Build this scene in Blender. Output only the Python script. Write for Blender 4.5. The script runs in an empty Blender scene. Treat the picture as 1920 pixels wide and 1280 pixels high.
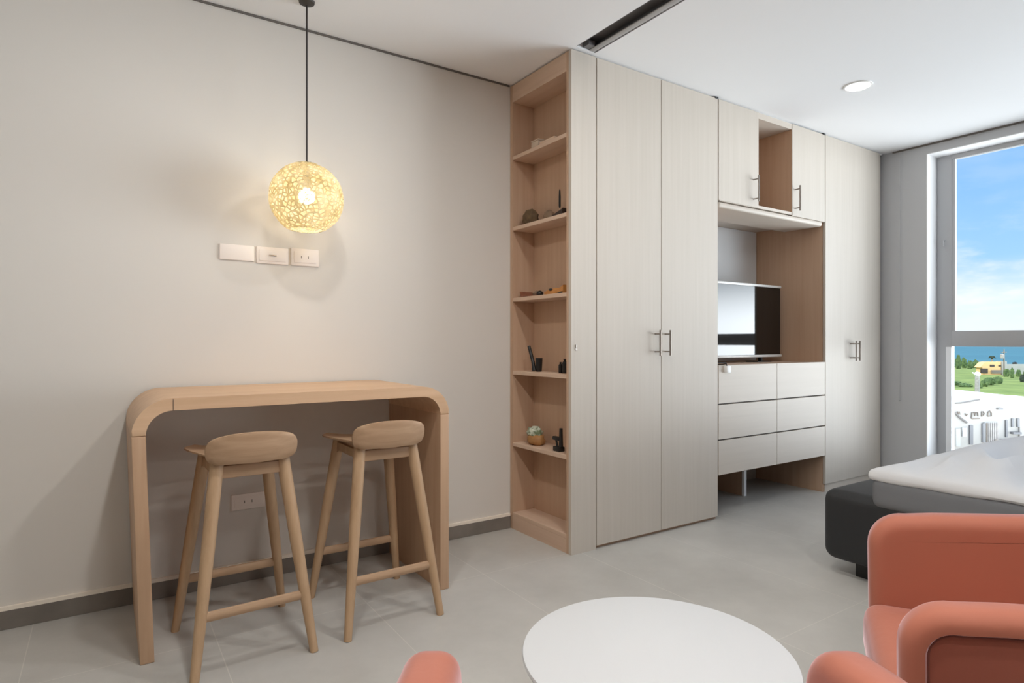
import bpy, bmesh, math, random
from mathutils import Vector, Matrix, noise

random.seed(7)
PI = math.pi
S = bpy.context.scene
COL = S.collection
EYE = 1.1            # camera height; the room is laid out in metres, x along the cabinets, y towards the left wall
FPX = 1150.0         # focal length in pixels of the 1920 px frame
RX, RY = .8328, -.5537     # camera right in plan
FX, FY = .5537, .8328      # camera forward in plan

def cam_xy(X, Z):
    return (RX * X + FX * Z, RY * X + FY * Z)

# ------------------------------------------------------------------ camera
cd = bpy.data.cameras.new('camera')
cam = bpy.data.objects.new('camera', cd)
COL.objects.link(cam)
cam.location = (0, 0, EYE)
cam.rotation_euler = (PI / 2, 0, -math.atan2(FX, FY))
cd.sensor_width = 36
cd.lens = FPX / 1920 * 36
cd.clip_start = .05
cd.clip_end = 20000
S.camera = cam

# ------------------------------------------------------------------ colour management
S.view_settings.view_transform = 'Standard'
S.view_settings.look = 'None'
S.view_settings.gamma = 1
S.view_settings.use_curve_mapping = False
S.view_settings.exposure = 0.16
S.cycles.max_bounces = 12
S.cycles.diffuse_bounces = 7
S.cycles.transparent_max_bounces = 12
S.cycles.caustics_reflective = False
S.cycles.caustics_refractive = False

# ------------------------------------------------------------------ world: hazy blue sky with low clouds, added glare low in the south that lights the room
GLARE = 11.6
w = bpy.data.worlds.new('sky')
S.world = w
w.use_nodes = True
nt = w.node_tree
nt.nodes.clear()
N = nt.nodes.new
L = nt.links.new
tc = N('ShaderNodeTexCoord')
sep = N('ShaderNodeSeparateXYZ'); L(tc.outputs['Generated'], sep.inputs[0])
ramp = N('ShaderNodeValToRGB'); L(sep.outputs['Z'], ramp.inputs[0])
el = ramp.color_ramp.elements
el[0].position = 0.0; el[0].color = (.93, .97, 1, 1)
el[1].position = 1.0; el[1].color = (.16, .38, .85, 1)
for p, c in ((.055, (.80, .92, 1.0, 1)), (.11, (.38, .66, 1.0, 1)), (.22, (.27, .54, .98, 1))):
    e = el.new(p); e.color = c
mp = N('ShaderNodeMapping'); L(tc.outputs['Generated'], mp.inputs[0])
mp.inputs['Scale'].default_value = (5, 7, 22)
nz = N('ShaderNodeTexNoise'); L(mp.outputs[0], nz.inputs[0])
nz.inputs['Scale'].default_value = 1.0; nz.inputs['Detail'].default_value = 7; nz.inputs['Roughness'].default_value = .58
cr = N('ShaderNodeMapRange'); cr.interpolation_type = 'SMOOTHSTEP'
L(nz.outputs[0], cr.inputs[0])
cr.inputs[1].default_value = .43; cr.inputs[2].default_value = .66
lo = N('ShaderNodeMapRange'); lo.interpolation_type = 'SMOOTHSTEP'; L(sep.outputs['Z'], lo.inputs[0])
lo.inputs[1].default_value = .05; lo.inputs[2].default_value = .2; lo.inputs[3].default_value = 1; lo.inputs[4].default_value = .12
ml = N('ShaderNodeMath'); ml.operation = 'MULTIPLY'; L(cr.outputs[0], ml.inputs[0]); L(lo.outputs[0], ml.inputs[1])
mx = N('ShaderNodeMix'); mx.data_type = 'RGBA'
L(ml.outputs[0], mx.inputs[0]); L(ramp.outputs[0], mx.inputs[6]); mx.inputs[7].default_value = (.97, .98, 1, 1)
gl = N('ShaderNodeMapRange'); gl.interpolation_type = 'SMOOTHSTEP'; L(sep.outputs['Y'], gl.inputs[0])
gl.inputs[1].default_value = .08; gl.inputs[2].default_value = -.45; gl.inputs[3].default_value = 0; gl.inputs[4].default_value = 1
gz = N('ShaderNodeMapRange'); gz.interpolation_type = 'SMOOTHSTEP'; L(sep.outputs['Z'], gz.inputs[0])
gz.inputs[1].default_value = .02; gz.inputs[2].default_value = .13; gz.inputs[3].default_value = 1; gz.inputs[4].default_value = .10
gd = N('ShaderNodeMapRange'); gd.interpolation_type = 'SMOOTHSTEP'; L(sep.outputs['Z'], gd.inputs[0])   # added glare fades downward to spare the ceiling by the window
gd.inputs[1].default_value = -.75; gd.inputs[2].default_value = -.25; gd.inputs[3].default_value = .5; gd.inputs[4].default_value = 1
gq = N('ShaderNodeMath'); gq.operation = 'MULTIPLY'; L(gz.outputs[0], gq.inputs[0]); L(gd.outputs[0], gq.inputs[1])
gp = N('ShaderNodeMath'); gp.operation = 'MULTIPLY'; L(gl.outputs[0], gp.inputs[0]); L(gq.outputs[0], gp.inputs[1])
gm = N('ShaderNodeMix'); gm.data_type = 'RGBA'
L(gp.outputs[0], gm.inputs[0]); L(mx.outputs[2], gm.inputs[6]); gm.inputs[7].default_value = (GLARE * .93, GLARE * .975, GLARE * 1.04, 1)
bg = N('ShaderNodeBackground'); L(gm.outputs[2], bg.inputs[0])
out = N('ShaderNodeOutputWorld'); L(bg.outputs[0], out.inputs[0])

def lamp(name, kind, loc, energy, color=(1, 1, 1), **kw):
    d = bpy.data.lights.new(name, kind)
    d.energy = energy; d.color = color
    for k, v in kw.items():
        setattr(d, k, v)
    o = bpy.data.objects.new(name, d)
    COL.objects.link(o)
    o.location = loc
    return o

sun = lamp('sun', 'SUN', (-30, 0, 40), 3.8, (1, .97, .92), angle=.01)
sun.rotation_euler = Vector((.55, -.40, -.73)).to_track_quat('-Z', 'Y').to_euler()

# window openings (the portals only guide daylight sampling through them)
W1 = (-2.0, 2.16, .12, 2.54)      # y0 y1 z0 z1 of the big window in the far wall
XW, YL, YB, XE, HC = 5.26, 3.03, -3.0, -3.0, 2.613
p1 = lamp('daylight_portal', 'AREA', (XW + .22, (W1[0] + W1[1]) / 2, (W1[2] + W1[3]) / 2), 1, shape='RECTANGLE', size=W1[3] - W1[2], size_y=W1[1] - W1[0])
p1.rotation_euler = (0, PI / 2, 0); p1.data.cycles.is_portal = True

# ------------------------------------------------------------------ materials
def lin(r, g, b):
    f = lambda c: (c / 255) / 12.92 if c <= 10 else ((c / 255 + .055) / 1.055) ** 2.4
    return (f(r), f(g), f(b), 1)

def mat(name, color, rough=.6, metal=0, spec=.5, bump=0, bscale=60, emit=None, estr=0, coat=0, sheen=0, sheen_tint=None):
    m = bpy.data.materials.new(name); m.use_nodes = True
    t = m.node_tree; b = t.nodes['Principled BSDF']
    b.inputs['Base Color'].default_value = color
    b.inputs['Roughness'].default_value = rough
    b.inputs['Metallic'].default_value = metal
    b.inputs['Specular IOR Level'].default_value = spec
    if coat: b.inputs['Coat Weight'].default_value = coat; b.inputs['Coat Roughness'].default_value = .05
    if sheen:
        b.inputs['Sheen Weight'].default_value = sheen; b.inputs['Sheen Roughness'].default_value = .35
        b.inputs['Sheen Tint'].default_value = sheen_tint or (1, 1, 1, 1)
    if emit:
        b.inputs['Emission Color'].default_value = emit; b.inputs['Emission Strength'].default_value = estr
    if bump:
        n = t.nodes.new('ShaderNodeTexNoise'); n.inputs['Scale'].default_value = bscale; n.inputs['Detail'].default_value = 4
        c = t.nodes.new('ShaderNodeTexCoord'); t.links.new(c.outputs['Object'], n.inputs[0])
        bm_ = t.nodes.new('ShaderNodeBump'); bm_.inputs['Strength'].default_value = bump; bm_.inputs['Distance'].default_value = .01
        t.links.new(n.outputs[0], bm_.inputs['Height']); t.links.new(bm_.outputs[0], b.inputs['Normal'])
    return m

def mottled(name, c1, c2, scale=3, rough=.6, stretch=(1, 1, 1), detail=6, lo=.3, hi=.7, bump=0, spec=.5, sheen=0):
    m = mat(name, c1, rough, spec=spec, sheen=sheen)
    t = m.node_tree; b = t.nodes['Principled BSDF']
    c = t.nodes.new('ShaderNodeTexCoord'); mp = t.nodes.new('ShaderNodeMapping'); mp.inputs['Scale'].default_value = stretch
    t.links.new(c.outputs['Object'], mp.inputs[0])
    n = t.nodes.new('ShaderNodeTexNoise'); n.inputs['Scale'].default_value = scale; n.inputs['Detail'].default_value = detail
    n.inputs['Roughness'].default_value = .6
    t.links.new(mp.outputs[0], n.inputs[0])
    r = t.nodes.new('ShaderNodeMapRange'); r.inputs[1].default_value = lo; r.inputs[2].default_value = hi
    t.links.new(n.outputs[0], r.inputs[0])
    x = t.nodes.new('ShaderNodeMix'); x.data_type = 'RGBA'; x.inputs[6].default_value = c1; x.inputs[7].default_value = c2
    t.links.new(r.outputs[0], x.inputs[0]); t.links.new(x.outputs[2], b.inputs['Base Color'])
    if bump:
        bm_ = t.nodes.new('ShaderNodeBump'); bm_.inputs['Strength'].default_value = bump; bm_.inputs['Distance'].default_value = .004
        t.links.new(n.outputs[0], bm_.inputs['Height']); t.links.new(bm_.outputs[0], b.inputs['Normal'])
    return m

def wood(name, c1, c2, grain='z', rough=.5, fine=38, bump=.05):
    st = {'x': (1.2, fine, fine), 'y': (fine, 1.2, fine), 'z': (fine, fine, 1.2)}[grain]
    return mottled(name, c1, c2, 1.0, rough, st, 5, .25, .75, bump, spec=.35)

M = {}
M['wall'] = mat('wall_paint', lin(222, 217, 210), .85, spec=.2)
M['wall_window'] = mat('wall_paint_grey', lin(205, 206, 208), .8, spec=.2)
M['wall_dim'] = mat('wall_paint_dimmed', lin(176, 174, 172), .85, spec=.2)  # unseen front wall toned darker to bounce less light
M['ceiling'] = mat('ceiling_paint', lin(242, 243, 244), .9, spec=.1)
M['reveal'] = mat('white_reveal', lin(246, 246, 246), .6)
M['frame'] = mat('window_frame_grey', lin(186, 186, 187), .4, spec=.4)
M['bead'] = mat('window_bead_white', lin(244, 244, 244), .5)
M['dark_gap'] = mat('shadow_gap', lin(112, 106, 100), .8)
M['track'] = mat('track_dark', lin(112, 111, 112), .5)
M['track_light'] = mat('track_flange', lin(176, 175, 175), .45)
M['front'] = wood('whitewashed_oak', lin(203, 194, 183), lin(196, 187, 175), 'z', .5, 45, .02)
M['front_x'] = wood('whitewashed_oak_across', lin(206, 196, 184), lin(201, 191, 179), 'x', .5, 45, .02)
M['carcass'] = wood('oak_veneer', lin(200, 170, 145), lin(188, 156, 130), 'z', .55, 30, .04)
M['carcass_y'] = wood('oak_veneer_shelf', lin(214, 188, 166), lin(203, 174, 151), 'y', .55, 30, .04)
M['oak_x'] = wood('bar_oak', lin(216, 182, 149), lin(199, 162, 128), 'x', .5, 26, .05)
M['oak_z'] = wood('bar_oak_upright', lin(201, 168, 138), lin(184, 149, 119), 'z', .5, 26, .05)
M['stool'] = wood('stool_oak', lin(193, 161, 128), lin(172, 140, 107), 'z', .5, 40, .05)
M['stool_x'] = wood('stool_oak_across', lin(190, 158, 128), lin(162, 130, 100), 'x', .5, 34, .05)
M['metal'] = mat('brushed_steel', lin(150, 142, 134), .35, .9)
M['black'] = mat('black_plastic', lin(22, 22, 23), .4)
M['screen'] = mat('tv_glass', lin(8, 8, 9), .04, spec=.7)
M['bezel'] = mat('silver_bezel', lin(225, 225, 222), .3, spec=.6)
M['plate'] = mat('switch_plastic', lin(248, 238, 230), .5)
M['white'] = mat('white_plastic', lin(245, 245, 243), .5)
M['table'] = mat('white_lacquer', lin(206, 207, 208), .45, spec=.4)
M['table_metal'] = mat('white_metal', lin(220, 220, 218), .4)
M['leather'] = mat('black_bed_fabric', lin(40, 41, 43), .5, spec=.45, bump=.05, bscale=120)
M['cover'] = mat('grey_coverlet', lin(222, 222, 223), .85, spec=.15, bump=.12, bscale=9, sheen=.1)
M['mattress'] = mat('shaded_grey_mattress', lin(122, 123, 126), .8, spec=.2, bump=.05, bscale=20)  # dark grey side, deepened for the shade facing away from the window
M['velvet'] = mat('coral_velvet', lin(180, 110, 88), .65, spec=.25, sheen=.8, sheen_tint=(1, .78, .84, 1), bump=.05, bscale=30)
M['velvet_shaded'] = mat('shaded_coral_velvet', lin(160, 93, 76), .7, spec=.2, sheen=.3, sheen_tint=(1, .8, .8, 1), bump=.05, bscale=30)  # velvet copy darkened to put in shade on the outer arm panel
M['velvet_dark'] = mat('coral_velvet_seam', lin(120, 62, 50), .8)
M['chair_leg'] = mat('dark_wood_leg', lin(70, 48, 36), .5)
M['baseboard'] = mottled('baseboard_tile', lin(136, 128, 120), lin(118, 111, 104), 5, .5)
M['trimline'] = mat('baseboard_edge', lin(246, 236, 222), .5)
M['cord'] = mat('black_cord', lin(52, 46, 44), .6)
M['canopy'] = mat('canopy_metal', lin(60, 54, 50), .5)
M['lamp_glow'] = mat('downlight_diffuser', (1, 1, 1, 1), .5, emit=(1, .97, .93, 1), estr=12)
M['lamp_fill'] = mat('downlight_fill', (1, 1, 1, 1), .5, emit=(1, .985, .955, 1), estr=225)
M['bulb'] = mat('bulb_glow', (1, 1, 1, 1), .5, emit=(1, .87, .68, 1), estr=88)
M['brown_stone'] = mottled('brown_stone', lin(112, 90, 62), lin(78, 60, 42), 30, .8, bump=.6)
M['tan_stone'] = mottled('tan_stone', lin(140, 116, 94), lin(120, 98, 78), 25, .8, bump=.4)
M['green_stone'] = mottled('green_white_mineral', lin(212, 218, 200), lin(112, 124, 92), 26, .6, bump=.5, lo=.42, hi=.58)
M['amber_stone'] = mottled('amber_stone', lin(176, 130, 76), lin(146, 100, 58), 20, .6, bump=.4)
M['amber_wood'] = mottled('amber_wood', lin(214, 152, 84), lin(190, 126, 62), 20, .5)
M['red_wood'] = mottled('reddish_wood', lin(150, 96, 70), lin(122, 74, 54), 24, .5)
M['dark_wood'] = mottled('dark_wood', lin(72, 58, 48), lin(50, 40, 34), 24, .6)
M['ebony'] = mat('ebony', lin(24, 20, 18), .45)
M['pale_box'] = mat('pale_wood_box', lin(196, 176, 156), .6)

# floor: large grey concrete-look tiles with fine light joints
def floor_mat():
    m = mottled('concrete_tile', lin(199, 196, 190), lin(173, 170, 164), 1.6, .42, detail=8, lo=.3, hi=.72, spec=.4)
    t = m.node_tree; b = t.nodes['Principled BSDF']
    src = b.inputs['Base Color'].links[0].from_socket
    geo = t.nodes.new('ShaderNodeNewGeometry'); sp = t.nodes.new('ShaderNodeSeparateXYZ')
    t.links.new(geo.outputs['Position'], sp.inputs[0])
    def line(axis, off, per):
        a = t.nodes.new('ShaderNodeMath'); a.operation = 'ADD'; a.inputs[1].default_value = -off + per * 20 + per / 2
        t.links.new(sp.outputs[axis], a.inputs[0])
        d = t.nodes.new('ShaderNodeMath'); d.operation = 'PINGPONG'; d.inputs[1].default_value = per / 2
        t.links.new(a.outputs[0], d.inputs[0])   # distance from tile centre line: .2875 at a joint
        g = t.nodes.new('ShaderNodeMath'); g.operation = 'GREATER_THAN'; g.inputs[1].default_value = per / 2 - .0016
        t.links.new(d.outputs[0], g.inputs[0])
        return g.outputs[0]
    mxx = t.nodes.new('ShaderNodeMath'); mxx.operation = 'MAXIMUM'
    t.links.new(line('X', .345, .575), mxx.inputs[0]); t.links.new(line('Y', 2.49, 1.15), mxx.inputs[1])
    f = t.nodes.new('ShaderNodeMath'); f.operation = 'MULTIPLY'; f.inputs[1].default_value = .55
    t.links.new(mxx.outputs[0], f.inputs[0])
    x = t.nodes.new('ShaderNodeMix'); x.data_type = 'RGBA'
    t.links.new(f.outputs[0], x.inputs[0]); t.links.new(src, x.inputs[6]); x.inputs[7].default_value = lin(214, 209, 200)
    t.links.new(x.outputs[2], b.inputs['Base Color'])
    # broad cloudy streaks
    return m
M['floor'] = floor_mat()

def glass_mat():
    m = bpy.data.materials.new('window_glass'); m.use_nodes = True
    t = m.node_tree; t.nodes.clear()
    tr = t.nodes.new('ShaderNodeBsdfTransparent'); tr.inputs[0].default_value = (.97, .985, .98, 1)
    g = t.nodes.new('ShaderNodeBsdfGlossy'); g.inputs['Roughness'].default_value = .02
    fr = t.nodes.new('ShaderNodeFresnel'); fr.inputs[0].default_value = 1.3
    ml = t.nodes.new('ShaderNodeMath'); ml.operation = 'MULTIPLY'; ml.inputs[1].default_value = .5
    mx = t.nodes.new('ShaderNodeMixShader'); o = t.nodes.new('ShaderNodeOutputMaterial')
    t.links.new(fr.outputs[0], ml.inputs[0]); t.links.new(ml.outputs[0], mx.inputs[0])
    t.links.new(tr.outputs[0], mx.inputs[1]); t.links.new(g.outputs[0], mx.inputs[2]); t.links.new(mx.outputs[0], o.inputs[0])
    return m
M['glass'] = glass_mat()

def shade_mat():
    # papery fibre shell: translucent fibres with tiny see-through holes
    m = bpy.data.materials.new('fibre_shade'); m.use_nodes = True
    t = m.node_tree; t.nodes.clear()
    c = t.nodes.new('ShaderNodeTexCoord')
    v = t.nodes.new('ShaderNodeTexVoronoi'); v.feature = 'DISTANCE_TO_EDGE'; v.inputs['Scale'].default_value = 52
    t.links.new(c.outputs['Object'], v.inputs[0])
    e = t.nodes.new('ShaderNodeMapRange'); t.links.new(v.outputs['Distance'], e.inputs[0])
    e.inputs[1].default_value = .03; e.inputs[2].default_value = .16
    n = t.nodes.new('ShaderNodeTexNoise'); n.inputs['Scale'].default_value = 14; n.inputs['Detail'].default_value = 6
    t.links.new(c.outputs['Object'], n.inputs[0])
    mixc = t.nodes.new('ShaderNodeMix'); mixc.data_type = 'RGBA'
    mixc.inputs[6].default_value = lin(196, 188, 162); mixc.inputs[7].default_value = lin(172, 156, 116)
    r = t.nodes.new('ShaderNodeMapRange'); r.inputs[1].default_value = .35; r.inputs[2].default_value = .65
    t.links.new(n.outputs[0], r.inputs[0]); t.links.new(r.outputs[0], mixc.inputs[0])
    df = t.nodes.new('ShaderNodeBsdfDiffuse'); tl = t.nodes.new('ShaderNodeBsdfTranslucent'); tr = t.nodes.new('ShaderNodeBsdfTransparent')
    t.links.new(mixc.outputs[2], df.inputs[0]); t.links.new(mixc.outputs[2], tl.inputs[0])
    a = t.nodes.new('ShaderNodeMixShader'); a.inputs[0].default_value = .45
    t.links.new(df.outputs[0], a.inputs[1]); t.links.new(tl.outputs[0], a.inputs[2])
    k = t.nodes.new('ShaderNodeMath'); k.operation = 'MULTIPLY'; k.inputs[1].default_value = .72
    t.links.new(e.outputs[0], k.inputs[0])
    b = t.nodes.new('ShaderNodeMixShader'); t.links.new(k.outputs[0], b.inputs[0])
    t.links.new(a.outputs[0], b.inputs[1]); t.links.new(tr.outputs[0], b.inputs[2])
    o = t.nodes.new('ShaderNodeOutputMaterial'); t.links.new(b.outputs[0], o.inputs[0])
    return m
M['shade'] = shade_mat()

# ------------------------------------------------------------------ geometry helpers
OFF = {}     # parent name -> world offset of its origin (parts are modelled in room coordinates)

def tag(o, label=None, cat=None, group=None, kind=None):
    if label: o['label'] = label
    if cat: o['category'] = cat
    if group: o['group'] = group
    if kind: o['kind'] = kind
    return o

def thing(name, label, cat, loc=(0, 0, 0), rz=0, group=None, world=True):
    o = bpy.data.objects.new(name, None)
    COL.objects.link(o)
    o.empty_display_size = .1
    o.location = loc; o.rotation_euler = (0, 0, rz)
    OFF[o.name] = Vector(loc) if world else Vector((0, 0, 0))
    return tag(o, label, cat, group)

def obj(name, bm, material, parent=None, smooth=35, origin=None):
    me = bpy.data.meshes.new(name)
    bmesh.ops.recalc_face_normals(bm, faces=bm.faces)
    if parent is not None:
        off = OFF[parent.name]
    else:
        off = Vector(origin) if origin is not None else None
        if off is None:
            vs = [v.co for v in bm.verts]
            off = Vector(((min(v.x for v in vs) + max(v.x for v in vs)) / 2, (min(v.y for v in vs) + max(v.y for v in vs)) / 2, min(v.z for v in vs)))
    if off.length:
        bmesh.ops.translate(bm, verts=bm.verts, vec=-off)
    bm.to_mesh(me); bm.free()
    if smooth:
        for p in me.polygons: p.use_smooth = True
        me.set_sharp_from_angle(angle=math.radians(smooth))
    me.materials.append(M[material] if isinstance(material, str) else material)
    o = bpy.data.objects.new(name, me)
    COL.objects.link(o)
    if parent is not None:
        o.parent = parent; OFF[o.name] = off
    else:
        o.location = off; OFF[o.name] = off
    return o

def struct(name, bm, material, parent=None, smooth=35):
    o = obj(name, bm, material, parent, smooth)
    if parent is None: o['kind'] = 'structure'
    return o

def dup(root, loc, rz, label=None):
    r = root.copy(); COL.objects.link(r)
    r.location = loc; r.rotation_euler = (0, 0, rz)
    if label: r['label'] = label
    for ch in root.children:
        c = ch.copy(); COL.objects.link(c); c.parent = r
        for g in ch.children:
            d = g.copy(); COL.objects.link(d); d.parent = c
    return r

def B(): return bmesh.new()

def box(bm, x0, x1, y0, y1, z0, z1, bev=0, seg=2):
    r = bmesh.ops.create_cube(bm, size=1)
    vs = r['verts']
    bmesh.ops.scale(bm, verts=vs, vec=(x1 - x0, y1 - y0, z1 - z0))
    bmesh.ops.translate(bm, verts=vs, vec=((x0 + x1) / 2, (y0 + y1) / 2, (z0 + z1) / 2))
    if bev:
        es = list({e for v in vs for e in v.link_edges})
        bmesh.ops.bevel(bm, geom=es, offset=bev, segments=seg, profile=.5, affect='EDGES')
    return bm

def bx(x0, x1, y0, y1, z0, z1, bev=0, seg=2): return box(B(), x0, x1, y0, y1, z0, z1, bev, seg)

def axis_steps(a, b, r, n):
    s = [a + r * (1 - math.cos(k * PI / 8)) for k in range(0, 5)]
    inner = [a + r + (b - a - 2 * r) * k / n for k in range(1, n)]
    e = [b - r * (1 - math.cos(k * PI / 8)) for k in range(4, -1, -1)]
    return s + inner + e

def rbox(bm, x0, x1, y0, y1, z0, z1, r, n=(6, 6, 3)):
    """rounded block with a dense grid, for cushions and bedding"""
    X, Y, Zs = axis_steps(x0, x1, r, n[0]), axis_steps(y0, y1, r, n[1]), axis_steps(z0, z1, r, n[2])
    new = []
    def rd(p):
        q = Vector((min(max(p[0], x0 + r), x1 - r), min(max(p[1], y0 + r), y1 - r), min(max(p[2], z0 + r), z1 - r)))
        d = Vector(p) - q
        return q + d.normalized() * r if d.length > 1e-9 else Vector(p)
    def face(A, Bv, f):
        g = [[bm.verts.new(rd(f(a, b))) for b in Bv] for a in A]
        for row in g: new.extend(row)
        for i in range(len(A) - 1):
            for j in range(len(Bv) - 1):
                bm.faces.new((g[i][j], g[i + 1][j], g[i + 1][j + 1], g[i][j + 1]))
    face(X, Y, lambda a, b: (a, b, z1)); face(X, Y, lambda a, b: (a, b, z0))
    face(X, Zs, lambda a, b: (a, y0, b)); face(X, Zs, lambda a, b: (a, y1, b))
    face(Y, Zs, lambda a, b: (x0, a, b)); face(Y, Zs, lambda a, b: (x1, a, b))
    bmesh.ops.remove_doubles(bm, verts=new, dist=1e-5)
    return bm

def prism(bm, pts, plane, a0, a1, bev=0, seg=2):
    """extrude a closed outline; plane 'xz' extrudes along y, 'xy' along z, 'yz' along x"""
    f = {'xz': lambda p, a: (p[0], a, p[1]), 'xy': lambda p, a: (p[0], p[1], a), 'yz': lambda p, a: (a, p[0], p[1])}[plane]
    A = [bm.verts.new(f(p, a0)) for p in pts]; C = [bm.verts.new(f(p, a1)) for p in pts]
    bm.faces.new(A); bm.faces.new(list(reversed(C)))
    n = len(pts)
    es = []
    for i in range(n):
        bm.faces.new((A[i], A[(i + 1) % n], C[(i + 1) % n], C[i]))
    if bev:
        rim = [e for e in bm.edges if (e.verts[0] in A and e.verts[1] in A) or (e.verts[0] in C and e.verts[1] in C)]
        bmesh.ops.bevel(bm, geom=rim, offset=bev, segments=seg, profile=.5, affect='EDGES')
    return bm

def lathe(bm, prof, cx=0, cy=0, n=32, cap=True):
    rings = []
    for r, z in prof:
        rings.append([bm.verts.new((cx + r * math.cos(2 * PI * k / n), cy + r * math.sin(2 * PI * k / n), z)) for k in range(n)])
    for a, b in zip(rings, rings[1:]):
        for k in range(n):
            bm.faces.new((a[k], a[(k + 1) % n], b[(k + 1) % n], b[k]))
    if cap:
        bm.faces.new(list(reversed(rings[0]))); bm.faces.new(rings[-1])
    return bm

def tube(bm, path, rad, n=12, flat=None, up=Vector((0, 0, 1)), cap=True):
    """sweep a round (or elliptical: flat=(ra, rb)) section along a path; rad may be a list"""
    P = [Vector(p) for p in path]
    rings = []
    prev = None
    for i, p in enumerate(P):
        t = (P[min(i + 1, len(P) - 1)] - P[max(i - 1, 0)]).normalized()
        if flat is not None:
            s = up.normalized(); o = t.cross(s).normalized()
        else:
            ref = prev if prev is not None else (Vector((1, 0, 0)) if abs(t.x) < .8 else Vector((0, 1, 0)))
            s = (ref - t * ref.dot(t)).normalized(); prev = s
            o = t.cross(s)
        r = rad[i] if isinstance(rad, (list, tuple)) else rad
        ra, rb = (flat if flat is not None else (r, r))
        rings.append([bm.verts.new(p + s * ra * math.cos(2 * PI * k / n) + o * rb * math.sin(2 * PI * k / n)) for k in range(n)])
    for a, b in zip(rings, rings[1:]):
        for k in range(n):
            bm.faces.new((a[k], a[(k + 1) % n], b[(k + 1) % n], b[k]))
    if cap:
        bm.faces.new(list(reversed(rings[0]))); bm.faces.new(rings[-1])
    return bm

def blob(bm, c, r, amp=.15, freq=2.0, sub=3, seed=0, flat_z=None):
    res = bmesh.ops.create_icosphere(bm, subdivisions=sub, radius=1)
    for v in res['verts']:
        d = v.co.normalized()
        k = 1 + amp * noise.noise(d * freq + Vector((seed * 3.1, seed * 1.7, seed)))
        p = Vector((d.x * r[0] * k, d.y * r[1] * k, d.z * r[2] * k)) + Vector(c)
        if flat_z is not None: p.z = max(p.z, flat_z)
        v.co = p
    return bm

# ================================================================== THE SETTING
struct('floor', bx(XE - .2, XW + .2, YB - .2, YL + .2, -.2, 0), 'floor', smooth=0)
SX0, SX1, SY1 = 2.015, 2.145, 2.44       # slot of the sliding-door track in the ceiling
b = B()
box(b, XE - .2, SX0, YB - .2, YL + .2, HC, HC + .2)
box(b, SX1, XW + .25, YB - .2, YL + .2, HC, HC + .2)
box(b, SX0, SX1, SY1, YL + .2, HC, HC + .2)
box(b, SX0, SX1, YB - .2, SY1, HC + .06, HC + .2)
struct('ceiling', b, 'ceiling', smooth=0)
struct('wall_left', bx(XE - .2, XW + .2, YL, YL + .2, 0, HC), 'wall', smooth=0)
struct('wall_back', bx(XE - .2, XE, YB, YL, 0, HC), 'wall', smooth=0)
b = B()
RV = .16
box(b, XW, XW + RV + .06, W1[1], YL, 0, HC)
box(b, XW, XW + RV + .06, YB, W1[0], 0, HC)
box(b, XW, XW + RV + .06, W1[0], W1[1], W1[3], HC)
box(b, XW, XW + RV + .06, W1[0], W1[1], 0, W1[2])
struct('wall_right', b, 'wall_window', smooth=0)
struct('wall_front', bx(XE, XW, YB - .2, YB, 0, HC), 'wall_dim', smooth=0)

# white lining of the window reveal
b = B()
box(b, XW - .004, XW + RV, W1[1] - .006, W1[1] - .0005, W1[2], W1[3] - .0005)
box(b, XW - .004, XW + RV, W1[0], W1[1] - .006, W1[3] - .006, W1[3] - .0005)
struct('trim_1', b, 'reveal', smooth=0)

# window 1
x0 = XW + RV
wn = thing('window_1', None, None, (x0, .1, W1[2])); wn['kind'] = 'structure'
yf = W1[1] - .007
b = B()
box(b, x0, x0 + .05, yf - .10, yf, W1[2], W1[3] - .007, .003)
box(b, x0, x0 + .05, W1[0], yf - .10, W1[3] - .042, W1[3] - .007, .003)
box(b, x0, x0 + .05, W1[0], yf - .10, W1[2], W1[2] + .06, .003)
for ym in (.95, -.55):
    box(b, x0, x0 + .05, ym - .03, ym + .03, W1[2] + .06, W1[3] - .042, .003)
struct('frame', b, 'frame', wn)
struct('sash_stile', bx(x0 + .004, x0 + .03, yf - .122, yf - .1005, 1.181, W1[3] - .043), 'frame', wn)
struct('transom', bx(x0 - .006, x0 + .05, W1[0], yf - .1005, 1.062, 1.18, .003), 'frame', wn)
struct('glazing_bead', bx(x0 - .004, x0 + .02, yf - .098, yf - .062, W1[2] + .06, 1.058), 'bead', wn)
struct('pane', bx(x0 + .03, x0 + .036, W1[0] + .01, yf - .1005, 1.181, W1[3] - .043), 'glass', wn, smooth=0)
struct('pane', bx(x0 + .03, x0 + .036, W1[0] + .01, yf - .1005, W1[2] + .061, 1.061), 'glass', wn, smooth=0)
b = B(); tube(b, [(x0 - .006, yf - .055, 1.88), (x0 - .03, yf - .055, 1.88), (x0 - .03, yf - .055, 1.83)], .005, 8)
struct('latch', b, 'frame', wn)

# baseboard with its light top edge; dark joint between wall and ceiling
struct('baseboard_left', bx(XE, 1.995, YL - .012, YL - .0005, .0005, .072), 'baseboard', smooth=0)
struct('trim_2', bx(XE, 1.995, YL - .013, YL - .0005, .0725, .088), 'trimline', smooth=0)
struct('trim_3', bx(XE, 1.995, YL - .006, YL - .0005, HC - .010, HC - .0005), 'dark_gap', smooth=0)
struct('trim_4', bx(2.175, XW - .03, 2.472, 2.50, HC - .008, HC - .0005), 'ceiling', smooth=0)
struct('trim_5', bx(XW - .012, XW - .0005, YB + .05, 2.40, HC - .010, HC - .0005), 'dark_gap', smooth=0)

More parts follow.
